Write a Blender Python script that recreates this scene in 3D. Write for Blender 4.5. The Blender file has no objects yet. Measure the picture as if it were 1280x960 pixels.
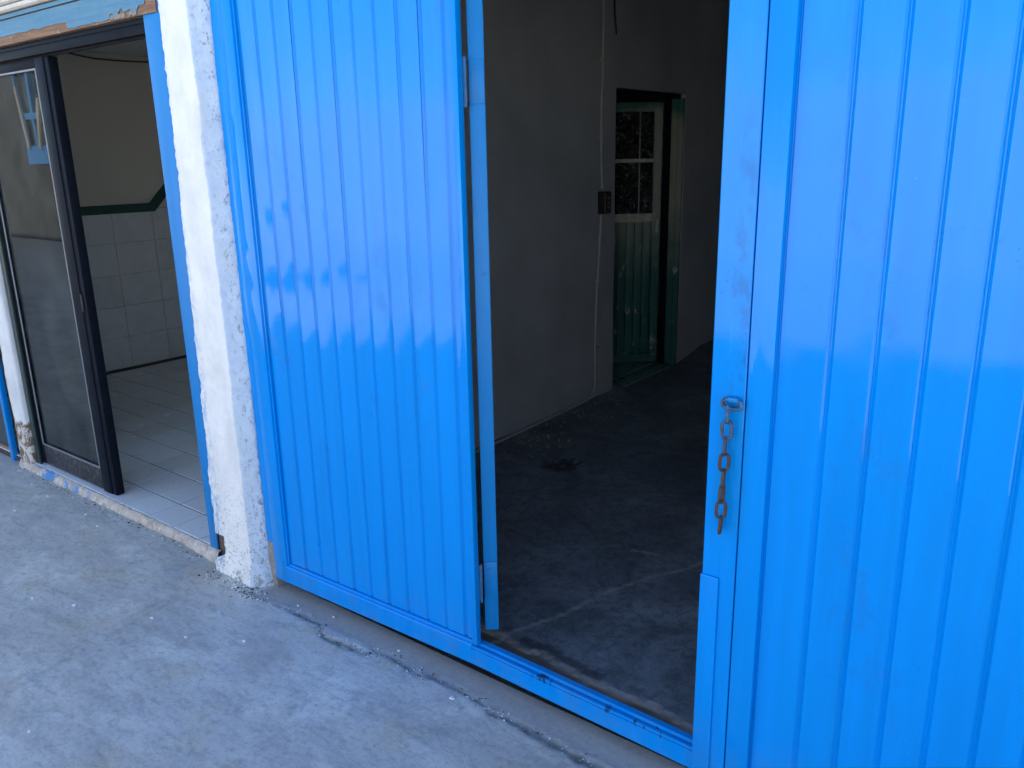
import bpy, bmesh, math, random
from mathutils import Vector, Matrix, noise
random.seed(7)
PI = math.pi
S = bpy.context.scene
COL = S.collection

# ------------------------------------------------------------------ camera
cam_d = bpy.data.cameras.new('camera')
cam = bpy.data.objects.new('camera', cam_d); COL.objects.link(cam)
yaw, pit, rol, F = math.radians(38.058), math.radians(15.53), math.radians(1.122), 1030.567
fw = Vector((-math.sin(yaw)*math.cos(pit), math.cos(yaw)*math.cos(pit), -math.sin(pit)))
rt = Vector((math.cos(yaw), math.sin(yaw), 0)); dn = fw.cross(rt)
r2 = rt*math.cos(rol) + dn*math.sin(rol); d2 = -rt*math.sin(rol) + dn*math.cos(rol)
m = Matrix((r2, -d2, -fw)).transposed().to_4x4(); m.translation = (0, 0, 1.65)
cam.matrix_world = m
cam_d.sensor_width = 36; cam_d.lens = 36*F/1280
cam_d.clip_start = 0.05; cam_d.clip_end = 1000
S.camera = cam

# ------------------------------------------------------------------ world and sun
SUN_EL, SUN_AZ = math.radians(38.5), math.radians(8)      # azimuth measured from +Y towards +X
w = bpy.data.worlds.new('World'); S.world = w; w.use_nodes = True
nt = w.node_tree; bg = nt.nodes['Background']
sky = nt.nodes.new('ShaderNodeTexSky'); sky.sky_type = 'NISHITA'; sky.sun_disc = False
sky.sun_elevation = SUN_EL; sky.sun_rotation = SUN_AZ
sky.altitude = 0; sky.air_density = 0.8; sky.dust_density = 0.7; sky.ozone_density = 0.6
nt.links.new(sky.outputs[0], bg.inputs[0]); bg.inputs[1].default_value = 0.10
sl = bpy.data.lights.new('sun', 'SUN'); sl.energy = 5.0; sl.angle = math.radians(0.53); sl.color = (1, 0.95, 0.87)
so = bpy.data.objects.new('sun', sl); COL.objects.link(so)
sd = Vector((math.sin(SUN_AZ)*math.cos(SUN_EL), math.cos(SUN_AZ)*math.cos(SUN_EL), math.sin(SUN_EL)))
so.rotation_euler = sd.to_track_quat('Z', 'Y').to_euler(); so.location = (0, 20, 20)
S.view_settings.view_transform = 'Standard'; S.view_settings.look = 'None'
S.view_settings.exposure = 2.42; S.view_settings.gamma = 1
S.view_settings.use_curve_mapping = False

# ------------------------------------------------------------------ material helpers
class M:
    def __init__(s, name):
        s.m = bpy.data.materials.new(name); s.m.use_nodes = True
        s.t = s.m.node_tree; s.n = s.t.nodes; s.b = s.n['Principled BSDF']
        g = s.n.new('ShaderNodeNewGeometry'); s.pos = g.outputs['Position']
    def lk(s, a, b): s.t.links.new(a, b)
    def setin(s, i, v):
        if hasattr(v, 'node'): s.lk(v, i)
        elif isinstance(v, (tuple, list)) and len(v) == 3 and i.type == 'RGBA': i.default_value = (*v, 1)
        else: i.default_value = v
    def mapped(s, sc=(1, 1, 1), rot=(0, 0, 0), src=None):
        q = s.n.new('ShaderNodeMapping'); q.inputs['Scale'].default_value = sc; q.inputs['Rotation'].default_value = rot
        s.lk(src or s.pos, q.inputs[0]); return q.outputs[0]
    def noise(s, scale, detail=4, rough=0.55, vec=None, dist=0):
        q = s.n.new('ShaderNodeTexNoise'); q.inputs['Scale'].default_value = scale; q.inputs['Detail'].default_value = detail
        q.inputs['Roughness'].default_value = rough; q.inputs['Distortion'].default_value = dist
        s.lk(vec or s.pos, q.inputs['Vector']); return q.outputs[0]
    def voro(s, scale, vec=None, feature='F1', out='Distance'):
        q = s.n.new('ShaderNodeTexVoronoi'); q.inputs['Scale'].default_value = scale; q.feature = feature
        s.lk(vec or s.pos, q.inputs['Vector']); return q.outputs[out]
    def ramp(s, f, stops):
        q = s.n.new('ShaderNodeValToRGB'); cr = q.color_ramp
        while len(cr.elements) < len(stops): cr.elements.new(0.5)
        for e, (p, c) in zip(cr.elements, stops):
            e.position = p; e.color = (*c, 1) if isinstance(c, tuple) else (c, c, c, 1)
        s.lk(f, q.inputs[0]); return q.outputs[0]
    def mix(s, f, a, b, mode='MIX'):
        q = s.n.new('ShaderNodeMix'); q.data_type = 'RGBA'; q.blend_type = mode
        s.setin(q.inputs[0], f); s.setin(q.inputs[6], a); s.setin(q.inputs[7], b); return q.outputs[2]
    def math(s, op, a, b=0.0, c=0.0):
        q = s.n.new('ShaderNodeMath'); q.operation = op
        s.setin(q.inputs[0], a); s.setin(q.inputs[1], b); s.setin(q.inputs[2], c); return q.outputs[0]
    def axis(s, k, src=None):
        q = s.n.new('ShaderNodeSeparateXYZ'); s.lk(src or s.pos, q.inputs[0]); return q.outputs[k]
    def attr(s, name):
        q = s.n.new('ShaderNodeAttribute'); q.attribute_name = name; return q.outputs['Color']
    def band(s, v, lo, hi):       # 0 below lo, 1 above hi (either order)
        q = s.n.new('ShaderNodeMapRange'); q.inputs[1].default_value = lo; q.inputs[2].default_value = hi
        s.lk(v, q.inputs[0]); return q.outputs[0]
    def bump(s, h, strength, dist, prev=None):
        q = s.n.new('ShaderNodeBump'); q.inputs['Strength'].default_value = strength; q.inputs['Distance'].default_value = dist
        s.lk(h, q.inputs['Height'])
        if prev: s.lk(prev, q.inputs['Normal'])
        return q.outputs[0]
    def fin(s, col, rough, normal=None, metal=0.0, spec=0.5):
        s.setin(s.b.inputs['Base Color'], col); s.setin(s.b.inputs['Roughness'], rough)
        s.b.inputs['Metallic'].default_value = metal; s.b.inputs['Specular IOR Level'].default_value = spec
        if normal: s.lk(normal, s.b.inputs['Normal'])
        return s.m

def mat_paint(name, base, dirt=0.65, rough=0.16, spec=0.23):
    k = M(name)
    v = k.mapped((9, 9, 0.5))
    streak = k.noise(3, 5, 0.6, v)
    c = k.mix(k.ramp(streak, [(0.35, 0.0), (0.7, 1.0)]), tuple(x*0.93 for x in base), tuple(min(1, x*1.05) for x in base))
    big = k.noise(1.7, 3)
    c = k.mix(k.math('MULTIPLY', k.band(big, 0.45, 0.75), 0.22), c, (base[0]+0.003, base[1]*1.16, base[2]*0.94))
    # worn spots: clusters of small dark chips
    cl = k.band(k.noise(2.3, 2, 0.5, k.mapped((1, 1, 0.8))), 0.60, 0.68)
    sp = k.band(k.noise(70, 3, 0.7), 0.64, 0.70)
    w_ = k.math('MULTIPLY', k.math('MULTIPLY', cl, sp), dirt)
    c = k.mix(w_, c, (0.01, 0.05, 0.16))
    sp2 = k.band(k.voro(38, k.mapped((1, 1, 1))), 0.055, 0.03)
    keep = k.band(k.noise(9, 1), 0.6, 0.64)
    c = k.mix(k.math('MULTIPLY', k.math('MULTIPLY', sp2, keep), 0.45*dirt), c, (0.45, 0.62, 0.8))
    zz = k.axis(2)
    low = k.math('MULTIPLY', k.band(zz, 0.25, 0.03), k.band(k.noise(14, 4), 0.4, 0.75))
    c = k.mix(k.math('MULTIPLY', low, 0.5*dirt), c, (0.10, 0.17, 0.25))
    xa = k.axis(0); za = k.axis(2)
    ce = k.math('MULTIPLY', k.math('MULTIPLY', k.band(za, 0.094, 0.098), k.band(za, 0.116, 0.112)), k.math('MULTIPLY', k.band(k.noise(22, 5, 0.7, k.mapped((1, 0.3, 0.3))), 0.57, 0.60), k.math('MULTIPLY', k.band(xa, -0.8, -0.82), k.band(xa, -1.62, -1.56))))
    c = k.mix(k.math('MULTIPLY', ce, 0.85), c, (0.015, 0.025, 0.05))
    zone = k.math('MULTIPLY', k.math('MULTIPLY', k.band(xa, -0.745, -0.73), k.band(xa, -0.69, -0.70)), k.math('MULTIPLY', k.band(za, 0.95, 1.1), k.band(za, 1.80, 1.6)))
    zm = k.math('MULTIPLY', zone, k.band(k.noise(26, 6, 0.75, k.mapped((1, 1, 0.6))), 0.47, 0.58))
    c = k.mix(k.math('MULTIPLY', zm, 0.5), c, (0.01, 0.12, 0.30))
    zc = k.math('MULTIPLY', k.math('MULTIPLY', k.band(xa, -0.76, -0.745), k.band(xa, -0.66, -0.70)), k.math('MULTIPLY', k.band(za, 0.70, 0.85), k.band(za, 1.15, 1.08)))
    c = k.mix(k.math('MULTIPLY', zc, k.math('MULTIPLY', k.noise(30, 5, 0.7), 0.55)), c, (0.01, 0.19, 0.40))
    r = k.math('ADD', k.math('MULTIPLY', k.noise(5, 4), 0.06), rough-0.03)
    sl_ = k.math('ABSOLUTE', k.math('SUBTRACT', k.noise(5.5, 2, 0.5, None, 1.5), 0.5))
    scr = k.math('MULTIPLY', k.band(sl_, 0.0035, 0.001), k.band(k.noise(2.9, 2, 0.5, k.mapped((1, 1, 0.9), (0, 0, 1))), 0.60, 0.64))
    c = k.mix(k.math('MULTIPLY', scr, 0.5*dirt), c, (0.02, 0.07, 0.20))
    sm = k.math('MULTIPLY', k.band(k.noise(3.4, 3, 0.6, k.mapped((1.4, 1, 0.8), (0, 0, 2))), 0.60, 0.68), k.band(k.noise(32, 5, 0.75, k.mapped((1, 1, 0.45))), 0.48, 0.6))
    c = k.mix(k.math('MULTIPLY', sm, 0.45*dirt), c, (0.02, 0.13, 0.36))
    r = k.math('ADD', r, k.math('MULTIPLY', sm, 0.2))
    n = k.bump(k.noise(3.0, 2, 0.4, k.mapped((1.6, 1, 0.8))), 0.32, 0.02)
    n = k.bump(k.noise(38, 3, 0.6, k.mapped((1, 1, 0.25))), 0.10, 0.002, n)
    n = k.bump(k.noise(260, 2, 0.5), 0.07, 0.0008, n)
    n = k.bump(w_, 0.3, -0.001, n)
    return k.fin(c, r, n, spec=spec)

def mat_concrete():
    k = M('pavement_concrete')
    v = k.mapped((1.0, 3.0, 1), (0, 0, math.radians(-38)))
    a = k.noise(2.6, 11, 0.70, v, 0.5)
    b = k.noise(0.9, 6, 0.6)
    c = k.mix(k.band(a, 0.33, 0.66), (0.35, 0.34, 0.34), (0.56, 0.55, 0.515))
    c = k.mix(k.math('MULTIPLY', k.band(b, 0.45, 0.7), 0.45), c, (0.60, 0.59, 0.565))
    e = k.noise(3.1, 5, 0.6, k.mapped((1, 1, 1), (0, 0, 1.1)))
    c = k.mix(k.math('MULTIPLY', k.band(e, 0.54, 0.64), 0.6), c, (0.46, 0.40, 0.31))
    bl = k.noise(4.3, 5, 0.6, k.mapped((1, 2, 1), (0, 0, 0.4)))
    c = k.mix(k.math('MULTIPLY', k.band(bl, 0.60, 0.70), 0.35), c, (0.32, 0.39, 0.48))
    sc = k.noise(13, 12, 0.78, k.mapped((1, 2.6, 1), (0, 0, -0.6)), 0.5)
    c = k.mix(k.math('MULTIPLY', k.band(sc, 0.50, 0.58), 0.36), c, (0.20, 0.205, 0.215))
    fine = k.noise(52, 9, 0.85)
    c = k.mix(k.math('MULTIPLY', k.band(fine, 0.52, 0.60), 0.42), c, (0.17, 0.175, 0.18))
    c = k.mix(k.math('MULTIPLY', k.band(fine, 0.45, 0.36), 0.45), c, (0.66, 0.65, 0.62))
    wp = k.math('MULTIPLY', k.band(k.noise(3.7, 4, 0.55, k.mapped((1, 1, 1), (0.3, 0, 2))), 0.60, 0.66), k.band(k.noise(28, 8, 0.8), 0.44, 0.56))
    c = k.mix(k.math('MULTIPLY', wp, 0.55), c, (0.68, 0.66, 0.62))
    ad = k.n.new('ShaderNodeSeparateColor'); k.lk(k.attr('wear'), ad.inputs[0])
    c = k.mix(k.math('MULTIPLY', ad.outputs[0], 0.85), c, (0.085, 0.075, 0.065))       # dirt in the crack
    c = k.mix(k.math('MULTIPLY', ad.outputs[1], 0.75), c, k.mix(k.band(fine, 0.35, 0.7), (0.36, 0.33, 0.31), (0.27, 0.25, 0.235)))       # brownish apron
    c = k.mix(k.math('MULTIPLY', ad.outputs[2], 0.5), c, (0.42, 0.38, 0.33))           # crumbled mortar
    n = k.bump(sc, 0.20, 0.005); n = k.bump(fine, 0.35, 0.002, n)
    return k.fin(c, 0.62, n, spec=0.4)

def mat_garage():
    k = M('worn_cement')
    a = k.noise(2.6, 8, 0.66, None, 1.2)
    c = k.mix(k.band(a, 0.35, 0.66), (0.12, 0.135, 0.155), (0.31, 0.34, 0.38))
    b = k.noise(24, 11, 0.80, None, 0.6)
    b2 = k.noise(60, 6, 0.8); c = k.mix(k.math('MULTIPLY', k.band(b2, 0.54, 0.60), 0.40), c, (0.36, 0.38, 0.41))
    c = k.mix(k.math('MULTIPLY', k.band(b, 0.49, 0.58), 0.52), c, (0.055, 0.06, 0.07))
    st = k.noise(6, 6, 0.6, k.mapped((0.6, 5, 1), (0, 0, 0.75)))
    c = k.mix(k.math('MULTIPLY', k.band(st, 0.60, 0.75), 0.4), c, (0.24, 0.24, 0.235))
    ad = k.n.new('ShaderNodeSeparateColor'); k.lk(k.attr('wear'), ad.inputs[0])
    c = k.mix(k.math('MULTIPLY', ad.outputs[0], 0.9), c, (0.012, 0.012, 0.012))
    c = k.mix(k.math('MULTIPLY', ad.outputs[1], 0.8), c, (0.14, 0.125, 0.11))
    c = k.mix(k.math('MULTIPLY', ad.outputs[2], 0.85), c, (0.42, 0.42, 0.41))
    n = k.bump(b, 0.2, 0.003); n = k.bump(k.noise(120, 4, 0.7), 0.2, 0.002, n)
    return k.fin(c, k.band(a, -0.2, 1.3), n, spec=0.5)

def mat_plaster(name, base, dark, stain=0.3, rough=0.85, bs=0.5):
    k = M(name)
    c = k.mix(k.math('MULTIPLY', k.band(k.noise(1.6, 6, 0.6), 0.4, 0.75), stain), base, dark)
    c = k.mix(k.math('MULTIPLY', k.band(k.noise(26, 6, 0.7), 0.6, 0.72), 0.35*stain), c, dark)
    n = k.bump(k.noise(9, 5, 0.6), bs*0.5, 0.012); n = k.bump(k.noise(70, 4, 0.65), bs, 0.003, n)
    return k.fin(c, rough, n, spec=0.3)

def mat_pillar():
    k = M('white_lime_plaster')
    c = k.mix(k.band(k.noise(6, 6, 0.6), 0.35, 0.75), (0.76, 0.75, 0.73), (0.64, 0.64, 0.63))
    x = k.axis(0); z = k.axis(2)
    wob = k.math('MULTIPLY', k.math('SUBTRACT', k.noise(16, 6, 0.75, k.mapped((1, 1, 0.45))), 0.5), 0.09)
    xx = k.math('ADD', x, wob)
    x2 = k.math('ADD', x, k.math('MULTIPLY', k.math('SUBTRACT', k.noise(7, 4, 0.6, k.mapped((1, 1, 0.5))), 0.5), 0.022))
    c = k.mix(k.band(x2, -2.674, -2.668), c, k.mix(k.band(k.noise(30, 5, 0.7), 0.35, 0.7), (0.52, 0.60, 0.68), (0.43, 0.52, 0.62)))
    edge = k.math('MAXIMUM', k.band(xx, -2.645, -2.615), k.band(xx, -2.835, -2.87))
    blotch = k.band(k.noise(55, 5, 0.7, k.mapped((1, 1, 0.5))), 0.46, 0.56)
    c = k.mix(k.math('MULTIPLY', k.math('MULTIPLY', edge, blotch), 0.65), c, (0.22, 0.38, 0.58))
    gp = k.math('MULTIPLY', k.band(k.noise(4.5, 6, 0.7, k.mapped((1, 1, 0.6))), 0.50, 0.66), 0.4)
    c = k.mix(gp, c, (0.50, 0.50, 0.49))
    spk = k.math('MULTIPLY', k.band(k.noise(85, 4, 0.7), 0.575, 0.63), k.band(z, 0.55, 0.02))
    c = k.mix(spk, c, (0.14, 0.12, 0.10))
    pat = k.math('MULTIPLY', k.band(k.noise(24, 5, 0.7), 0.53, 0.60), k.band(z, 0.14, 0.0))
    c = k.mix(k.math('MULTIPLY', pat, 0.85), c, (0.22, 0.19, 0.16))
    spe = k.math('MULTIPLY', k.band(k.noise(60, 4, 0.75, k.mapped((1, 1, 0.6))), 0.56, 0.62), k.band(xx, -2.68, -2.63))
    c = k.mix(k.math('MULTIPLY', spe, 0.8), c, (0.18, 0.2, 0.25))
    n = k.bump(k.noise(20, 6, 0.65), 0.5, 0.008); n = k.bump(k.noise(120, 4, 0.7), 0.6, 0.003, n)
    return k.fin(c, 0.8, n, spec=0.3)

def mat_jamb():
    k = M('jamb_plaster')
    z = k.axis(2)
    c = k.mix(k.band(k.noise(5, 5, 0.6), 0.4, 0.75), (0.66, 0.67, 0.67), (0.52, 0.53, 0.54))
    zz = k.math('ADD', z, k.math('MULTIPLY', k.math('SUBTRACT', k.noise(14, 4, 0.6), 0.5), 0.16))
    low = k.band(zz, 0.29, 0.27)
    brk = k.mix(k.band(k.noise(19, 4, 0.6, None, 1.0), 0.46, 0.54), (0.60, 0.57, 0.52), (0.20, 0.14, 0.10))
    c = k.mix(low, c, brk)
    x = k.math('ADD', k.axis(0), k.math('MULTIPLY', k.math('SUBTRACT', k.noise(18, 4, 0.7), 0.5), 0.06))
    c = k.mix(k.math('MULTIPLY', k.band(x, -4.872, -4.89), 0.8), c, (0.26, 0.15, 0.09))
    n = k.bump(k.math('MULTIPLY', low, k.noise(22, 5, 0.7, None, 1.0)), 0.9, 0.02); n = k.bump(k.noise(80, 4), 0.4, 0.003, n)
    return k.fin(c, 0.85, n, spec=0.3)

def mat_tile(name, base, rough=0.25, dirt=0.35):
    k = M(name)
    oi = k.n.new('ShaderNodeObjectInfo')
    c = k.mix(oi.outputs['Random'], tuple(x*0.92 for x in base), tuple(min(1, x*1.05) for x in base))
    c = k.mix(k.math('MULTIPLY', k.band(k.noise(3.2, 6, 0.65), 0.42, 0.75), dirt*0.5), c, tuple(x*0.7 for x in base))
    c = k.mix(k.math('MULTIPLY', k.band(k.noise(45, 5, 0.7), 0.58, 0.68), dirt), c, (0.22, 0.2, 0.18))
    return k.fin(c, k.band(k.noise(8, 5), -0.1*0+0.0, 1.0/(rough*2.4) if rough else 1), k.bump(k.noise(12, 3), 0.12, 0.004))

def mat_simple(name, base, rough=0.5, metal=0.0, var=0.25, scale=20, dust=None, bs=0.25, spec=0.5):
    k = M(name)
    c = k.mix(k.band(k.noise(scale, 6, 0.65), 0.35, 0.7), base, tuple(x*(1-var) for x in base))
    if dust:
        c = k.mix(k.math('MULTIPLY', k.band(k.noise(scale*2.2, 6, 0.75), 0.52, 0.7), dust[1]), c, dust[0])
    return k.fin(c, rough, k.bump(k.noise(scale*4, 4, 0.6), bs, 0.002), metal, spec)

def mat_rust(blue_above):
    k = M('rusty_chain_paint')
    c = k.mix(k.band(k.noise(160, 5, 0.7), 0.4, 0.62), (0.085, 0.048, 0.036), (0.03, 0.027, 0.03))
    f = k.math('MULTIPLY', k.band(k.axis(2), blue_above-0.09, blue_above+0.07), k.band(k.noise(90, 4, 0.7), 0.60, 0.42))
    c = k.mix(k.math('MULTIPLY', f, 0.75), c, (0.03, 0.22, 0.48))
    return k.fin(c, 0.6, k.bump(k.noise(300, 4, 0.7), 0.6, 0.001), 0.25)

def mat_glass():
    k = M('dusty_glass')
    for l in list(k.b.outputs[0].links): k.t.links.remove(l)
    tr = k.n.new('ShaderNodeBsdfTransparent'); tr.inputs[0].default_value = (0.80, 0.87, 0.85, 1)
    gl = k.n.new('ShaderNodeBsdfGlossy'); gl.inputs['Roughness'].default_value = 0.01
    k.lk(k.bump(k.noise(1.2, 2), 0.15, 0.01), gl.inputs['Normal'])
    fr = k.n.new('ShaderNodeFresnel'); fr.inputs[0].default_value = 1.5
    a = k.n.new('ShaderNodeMixShader'); k.lk(fr.outputs[0], a.inputs[0]); k.lk(tr.outputs[0], a.inputs[1]); k.lk(gl.outputs[0], a.inputs[2])
    df = k.n.new('ShaderNodeBsdfDiffuse'); df.inputs[0].default_value = (0.30, 0.33, 0.32, 1)
    d = k.n.new('ShaderNodeMixShader'); k.lk(k.math('MULTIPLY', k.band(k.noise(7, 6, 0.7, k.mapped((1, 1, 0.5))), 0.3, 0.9), 0.12), d.inputs[0])
    k.lk(a.outputs[0], d.inputs[1]); k.lk(df.outputs[0], d.inputs[2])
    k.lk(d.outputs[0], k.n['Material Output'].inputs[0]); return k.m

def mat_lintel():
    k = M('blue_paint_over_wood')
    v = k.mapped((0.35, 6, 6))
    c = k.mix(k.band(k.noise(7, 6, 0.7, v), 0.3, 0.75), (0.035, 0.16, 0.27), (0.10, 0.23, 0.33))
    c = k.mix(k.band(k.noise(11, 7, 0.75, k.mapped((0.5, 2.5, 2.5))), 0.63, 0.67), c, (0.20, 0.12, 0.075))
    c = k.mix(k.band(k.noise(4, 6, 0.75, v), 0.36, 0.33), c, (0.03, 0.10, 0.18))
    return k.fin(c, 0.6, k.bump(k.noise(9, 7, 0.7, v), 0.6, 0.006))

def mat_wood():
    k = M('bare_weathered_wood')
    v = k.mapped((0.5, 9, 9))
    c = k.mix(k.band(k.noise(9, 7, 0.7, v), 0.3, 0.7), (0.30, 0.165, 0.09), (0.13, 0.07, 0.045))
    c = k.mix(k.band(k.noise(18, 5, 0.7), 0.62, 0.70), c, (0.42, 0.36, 0.30))
    return k.fin(c, 0.8, k.bump(k.noise(11, 7, 0.7, v), 0.7, 0.006))

def mat_inner_door():
    k = M('old_green_door_paint')
    z = k.math('ADD', k.axis(2), k.math('MULTIPLY', k.math('SUBTRACT', k.noise(3, 4), 0.5), 0.7))
    c = k.mix(k.band(z, 0.75, 1.25), (0.04, 0.15, 0.125), (0.36, 0.385, 0.30))
    c = k.mix(k.band(z, 1.85, 2.0), c, (0.06, 0.19, 0.155))
    c = k.mix(k.band(k.noise(14, 6, 0.75, k.mapped((1, 1, 0.5))), 0.60, 0.66), c, (0.55, 0.54, 0.46))
    return k.fin(c, 0.5, k.bump(k.noise(30, 5, 0.7), 0.4, 0.003))

def mat_plastic():
    k = M('crumpled_black_plastic')
    q = k.noise(7, 5, 0.6, k.mapped((1, 1, 1), (0.5, 0.4, 0.6)), 2.6)
    f = k.math('MULTIPLY', k.band(k.noise(11, 5, 0.7, k.mapped((1, 1, 1.6), (0.6, 0.3, 0.5)), 3.0), 0.52, 0.66), 1.0)
    c = k.mix(f, (0.012, 0.012, 0.014), (0.30, 0.285, 0.29))  # pale crease highlights painted into the black base colour
    return k.fin(c, 0.25, k.bump(q, 1.0, 0.07), spec=0.8)

BLUE = mat_paint('gate_blue_gloss', (0.0, 0.225, 0.68), rough=0.045)
BLUE_OLD = mat_paint('gate_blue_scuffed', (0.004, 0.185, 0.50), dirt=1.0, rough=0.42, spec=0.25)
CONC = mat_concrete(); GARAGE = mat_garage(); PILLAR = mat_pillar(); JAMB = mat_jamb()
WALL_IN = mat_plaster('garage_wall_plaster', (0.45, 0.47, 0.48), (0.30, 0.30, 0.295), 0.75)
WALL_SHOP = mat_plaster('shop_wall_paint', (0.66, 0.62, 0.54), (0.54, 0.51, 0.44), 0.35, 0.7, 0.25)
WALL_OUT = mat_plaster('facade_render', (0.62, 0.60, 0.56), (0.40, 0.38, 0.34), 0.4)
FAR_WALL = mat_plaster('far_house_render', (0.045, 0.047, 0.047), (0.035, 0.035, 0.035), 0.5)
FAR_PALE = mat_plaster('far_wall_render', (0.42, 0.40, 0.36), (0.28, 0.26, 0.24), 0.5)
CEIL = mat_plaster('ceiling_plaster', (0.70, 0.70, 0.68), (0.4, 0.4, 0.38), 0.3)
TEAL = mat_simple('teal_stripe_paint', (0.012, 0.07, 0.065), 0.5, var=0.3)
TILE = mat_tile('cream_floor_tile', (0.72, 0.74, 0.76), 0.16); WTILE = mat_tile('grey_wall_tile', (0.66, 0.69, 0.72), 0.25, 0.15)
GTILE = mat_tile('green_floor_tile', (0.20, 0.34, 0.31), 0.3, 0.2)
GROUT = mat_simple('dark_grout', (0.05, 0.046, 0.042), 0.9, scale=60); GROUT2 = mat_simple('pale_grout', (0.22, 0.22, 0.22), 0.9, scale=60)
def mat_mortar():
    k = M('crumbling_mortar')
    c = k.mix(k.band(k.noise(16, 8, 0.75), 0.4, 0.62), (0.52, 0.46, 0.39), (0.34, 0.27, 0.22))
    c = k.mix(k.math('MULTIPLY', k.band(k.noise(38, 7, 0.8), 0.5, 0.6), 0.7), c, (0.62, 0.60, 0.56))
    bl = k.math('MULTIPLY', k.band(k.noise(9, 6, 0.7), 0.50, 0.56), k.math('MULTIPLY', k.band(k.axis(0), -4.02, -4.15), k.band(k.axis(0), -4.75, -4.6)))
    c = k.mix(k.math('MULTIPLY', bl, 0.85), c, (0.03, 0.22, 0.50))
    return k.fin(c, 0.9, k.bump(k.noise(45, 8, 0.75), 0.6, 0.004), spec=0.3)
MORTAR = mat_mortar()
BLACK = mat_simple('black_aluminium', (0.008, 0.011, 0.018), 0.45, var=0.4, scale=14, dust=((0.025, 0.026, 0.03), 0.2), spec=0.05)
BLACK_D = mat_simple('scraped_black_aluminium', (0.025, 0.027, 0.033), 0.5, var=0.4, scale=22, dust=((0.18, 0.18, 0.19), 0.7), bs=0.6, spec=0.25)
GREYMET = mat_simple('grey_window_bead', (0.22, 0.24, 0.27), 0.4, 0.4, scale=30)
GREENMET = mat_simple('dark_green_metal', (0.02, 0.04, 0.04), 0.4, scale=20)
ZINC = mat_simple('scraped_steel_hinge', (0.30, 0.33, 0.38), 0.42, 0.6, var=0.4, scale=60, dust=((0.25, 0.12, 0.07), 0.5))
HPLATE = mat_simple('painted_hinge_plate', (0.03, 0.14, 0.30), 0.45, 0.0, var=0.4, scale=60, dust=((0.30, 0.22, 0.2), 0.4))
TRIM = mat_simple('cream_shutter_slat', (0.60, 0.56, 0.50), 0.5, var=0.2, scale=12, dust=((0.32, 0.24, 0.18), 0.4))
BROWN = mat_simple('brown_shutter_joint', (0.20, 0.14, 0.10), 0.7)
CONDUIT = mat_simple('grey_conduit_paint', (0.50, 0.48, 0.44), 0.6, scale=12)
DARK = mat_simple('dark_bakelite', (0.015, 0.014, 0.013), 0.35)
BRASS = mat_simple('grimy_switch_contact', (0.30, 0.24, 0.17), 0.4, 0.5)
CABLE = mat_simple('dusty_cable', (0.06, 0.055, 0.05), 0.7)
LINTEL = mat_lintel(); WOOD = mat_wood(); GDOOR = mat_inner_door(); PLAST = mat_plastic(); GLASS = mat_glass()
CREAMFR = mat_simple('pale_peeling_rail', (0.72, 0.70, 0.58), 0.6, var=0.35, scale=25, dust=((0.12, 0.2, 0.15), 0.4))
RUST = mat_rust(1.04)
CHIP = mat_simple('white_paint_flake', (0.78, 0.79, 0.80), 0.7); CHIPB = mat_simple('pale_blue_flake', (0.35, 0.52, 0.72), 0.7)
RUBBLE = mat_simple('rubble_crumb', (0.42, 0.40, 0.37), 0.9, var=0.7, scale=40)
STREET = mat_plaster('street_dust', (0.50, 0.46, 0.41), (0.40, 0.36, 0.32), 0.7, 0.9, 0.6)
FARBLUE = mat_simple('far_window_blue', (0.04, 0.16, 0.36), 0.5); FARDARK = mat_simple('far_window_dark', (0.03, 0.035, 0.04), 0.2)
FARCREAM = mat_simple('far_window_cream', (0.30, 0.27, 0.23), 0.7)
ROOF = mat_simple('roof_cement', (0.3, 0.29, 0.28), 0.9, scale=3)

# ------------------------------------------------------------------ object helpers
def empty(name, loc):
    o = bpy.data.objects.new(name, None); COL.objects.link(o); o.location = loc; o.empty_display_size = 0.1; return o
def tag(o, label=None, cat=None, group=None, kind=None):
    if label: o['label'] = label
    if cat: o['category'] = cat
    if group: o['group'] = group
    if kind: o['kind'] = kind
    return o
def link(name, me, mat, parent=None, off=None):
    o = bpy.data.objects.new(name, me); COL.objects.link(o)
    if mat and not me.materials: me.materials.append(mat)
    if parent:
        o.parent = parent
        p = parent; t = Vector((0, 0, 0))
        while p: t += p.location; p = p.parent
        o.location = (off or Vector((0, 0, 0))) - t
    elif off: o.location = off
    return o
def mesh(name, vs, fs, mat, parent=None, smooth=None):
    me = bpy.data.meshes.new(name); me.from_pydata([tuple(v) for v in vs], [], fs); me.update()
    if smooth is not None:
        me.polygons.foreach_set('use_smooth', [True]*len(me.polygons)); me.set_sharp_from_angle(angle=math.radians(smooth))
    return link(name, me, mat, parent)
def bmobj(name, bm, mat, parent=None, smooth=None):
    me = bpy.data.meshes.new(name); bmesh.ops.recalc_face_normals(bm, faces=bm.faces); bm.to_mesh(me); bm.free()
    if smooth is not None:
        me.polygons.foreach_set('use_smooth', [True]*len(me.polygons)); me.set_sharp_from_angle(angle=math.radians(smooth))
    return link(name, me, mat, parent)
def addbox(bm, x0, x1, y0, y1, z0, z1, bev=0.0, tf=None):
    r = bmesh.ops.create_cube(bm, size=1); vs = r['verts']
    for v in vs:
        v.co = Vector(((x0+x1)/2+v.co.x*(x1-x0), (y0+y1)/2+v.co.y*(y1-y0), (z0+z1)/2+v.co.z*(z1-z0)))
    if bev:
        es = list({e for v in vs for e in v.link_edges})
        rb = bmesh.ops.bevel(bm, geom=es, offset=bev, segments=2, affect='EDGES', profile=0.5)
        vs = list({v for f in rb['faces'] for v in f.verts} | {v for v in vs if v.is_valid})
    if tf:
        for v in vs: v.co = tf(v.co)
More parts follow.
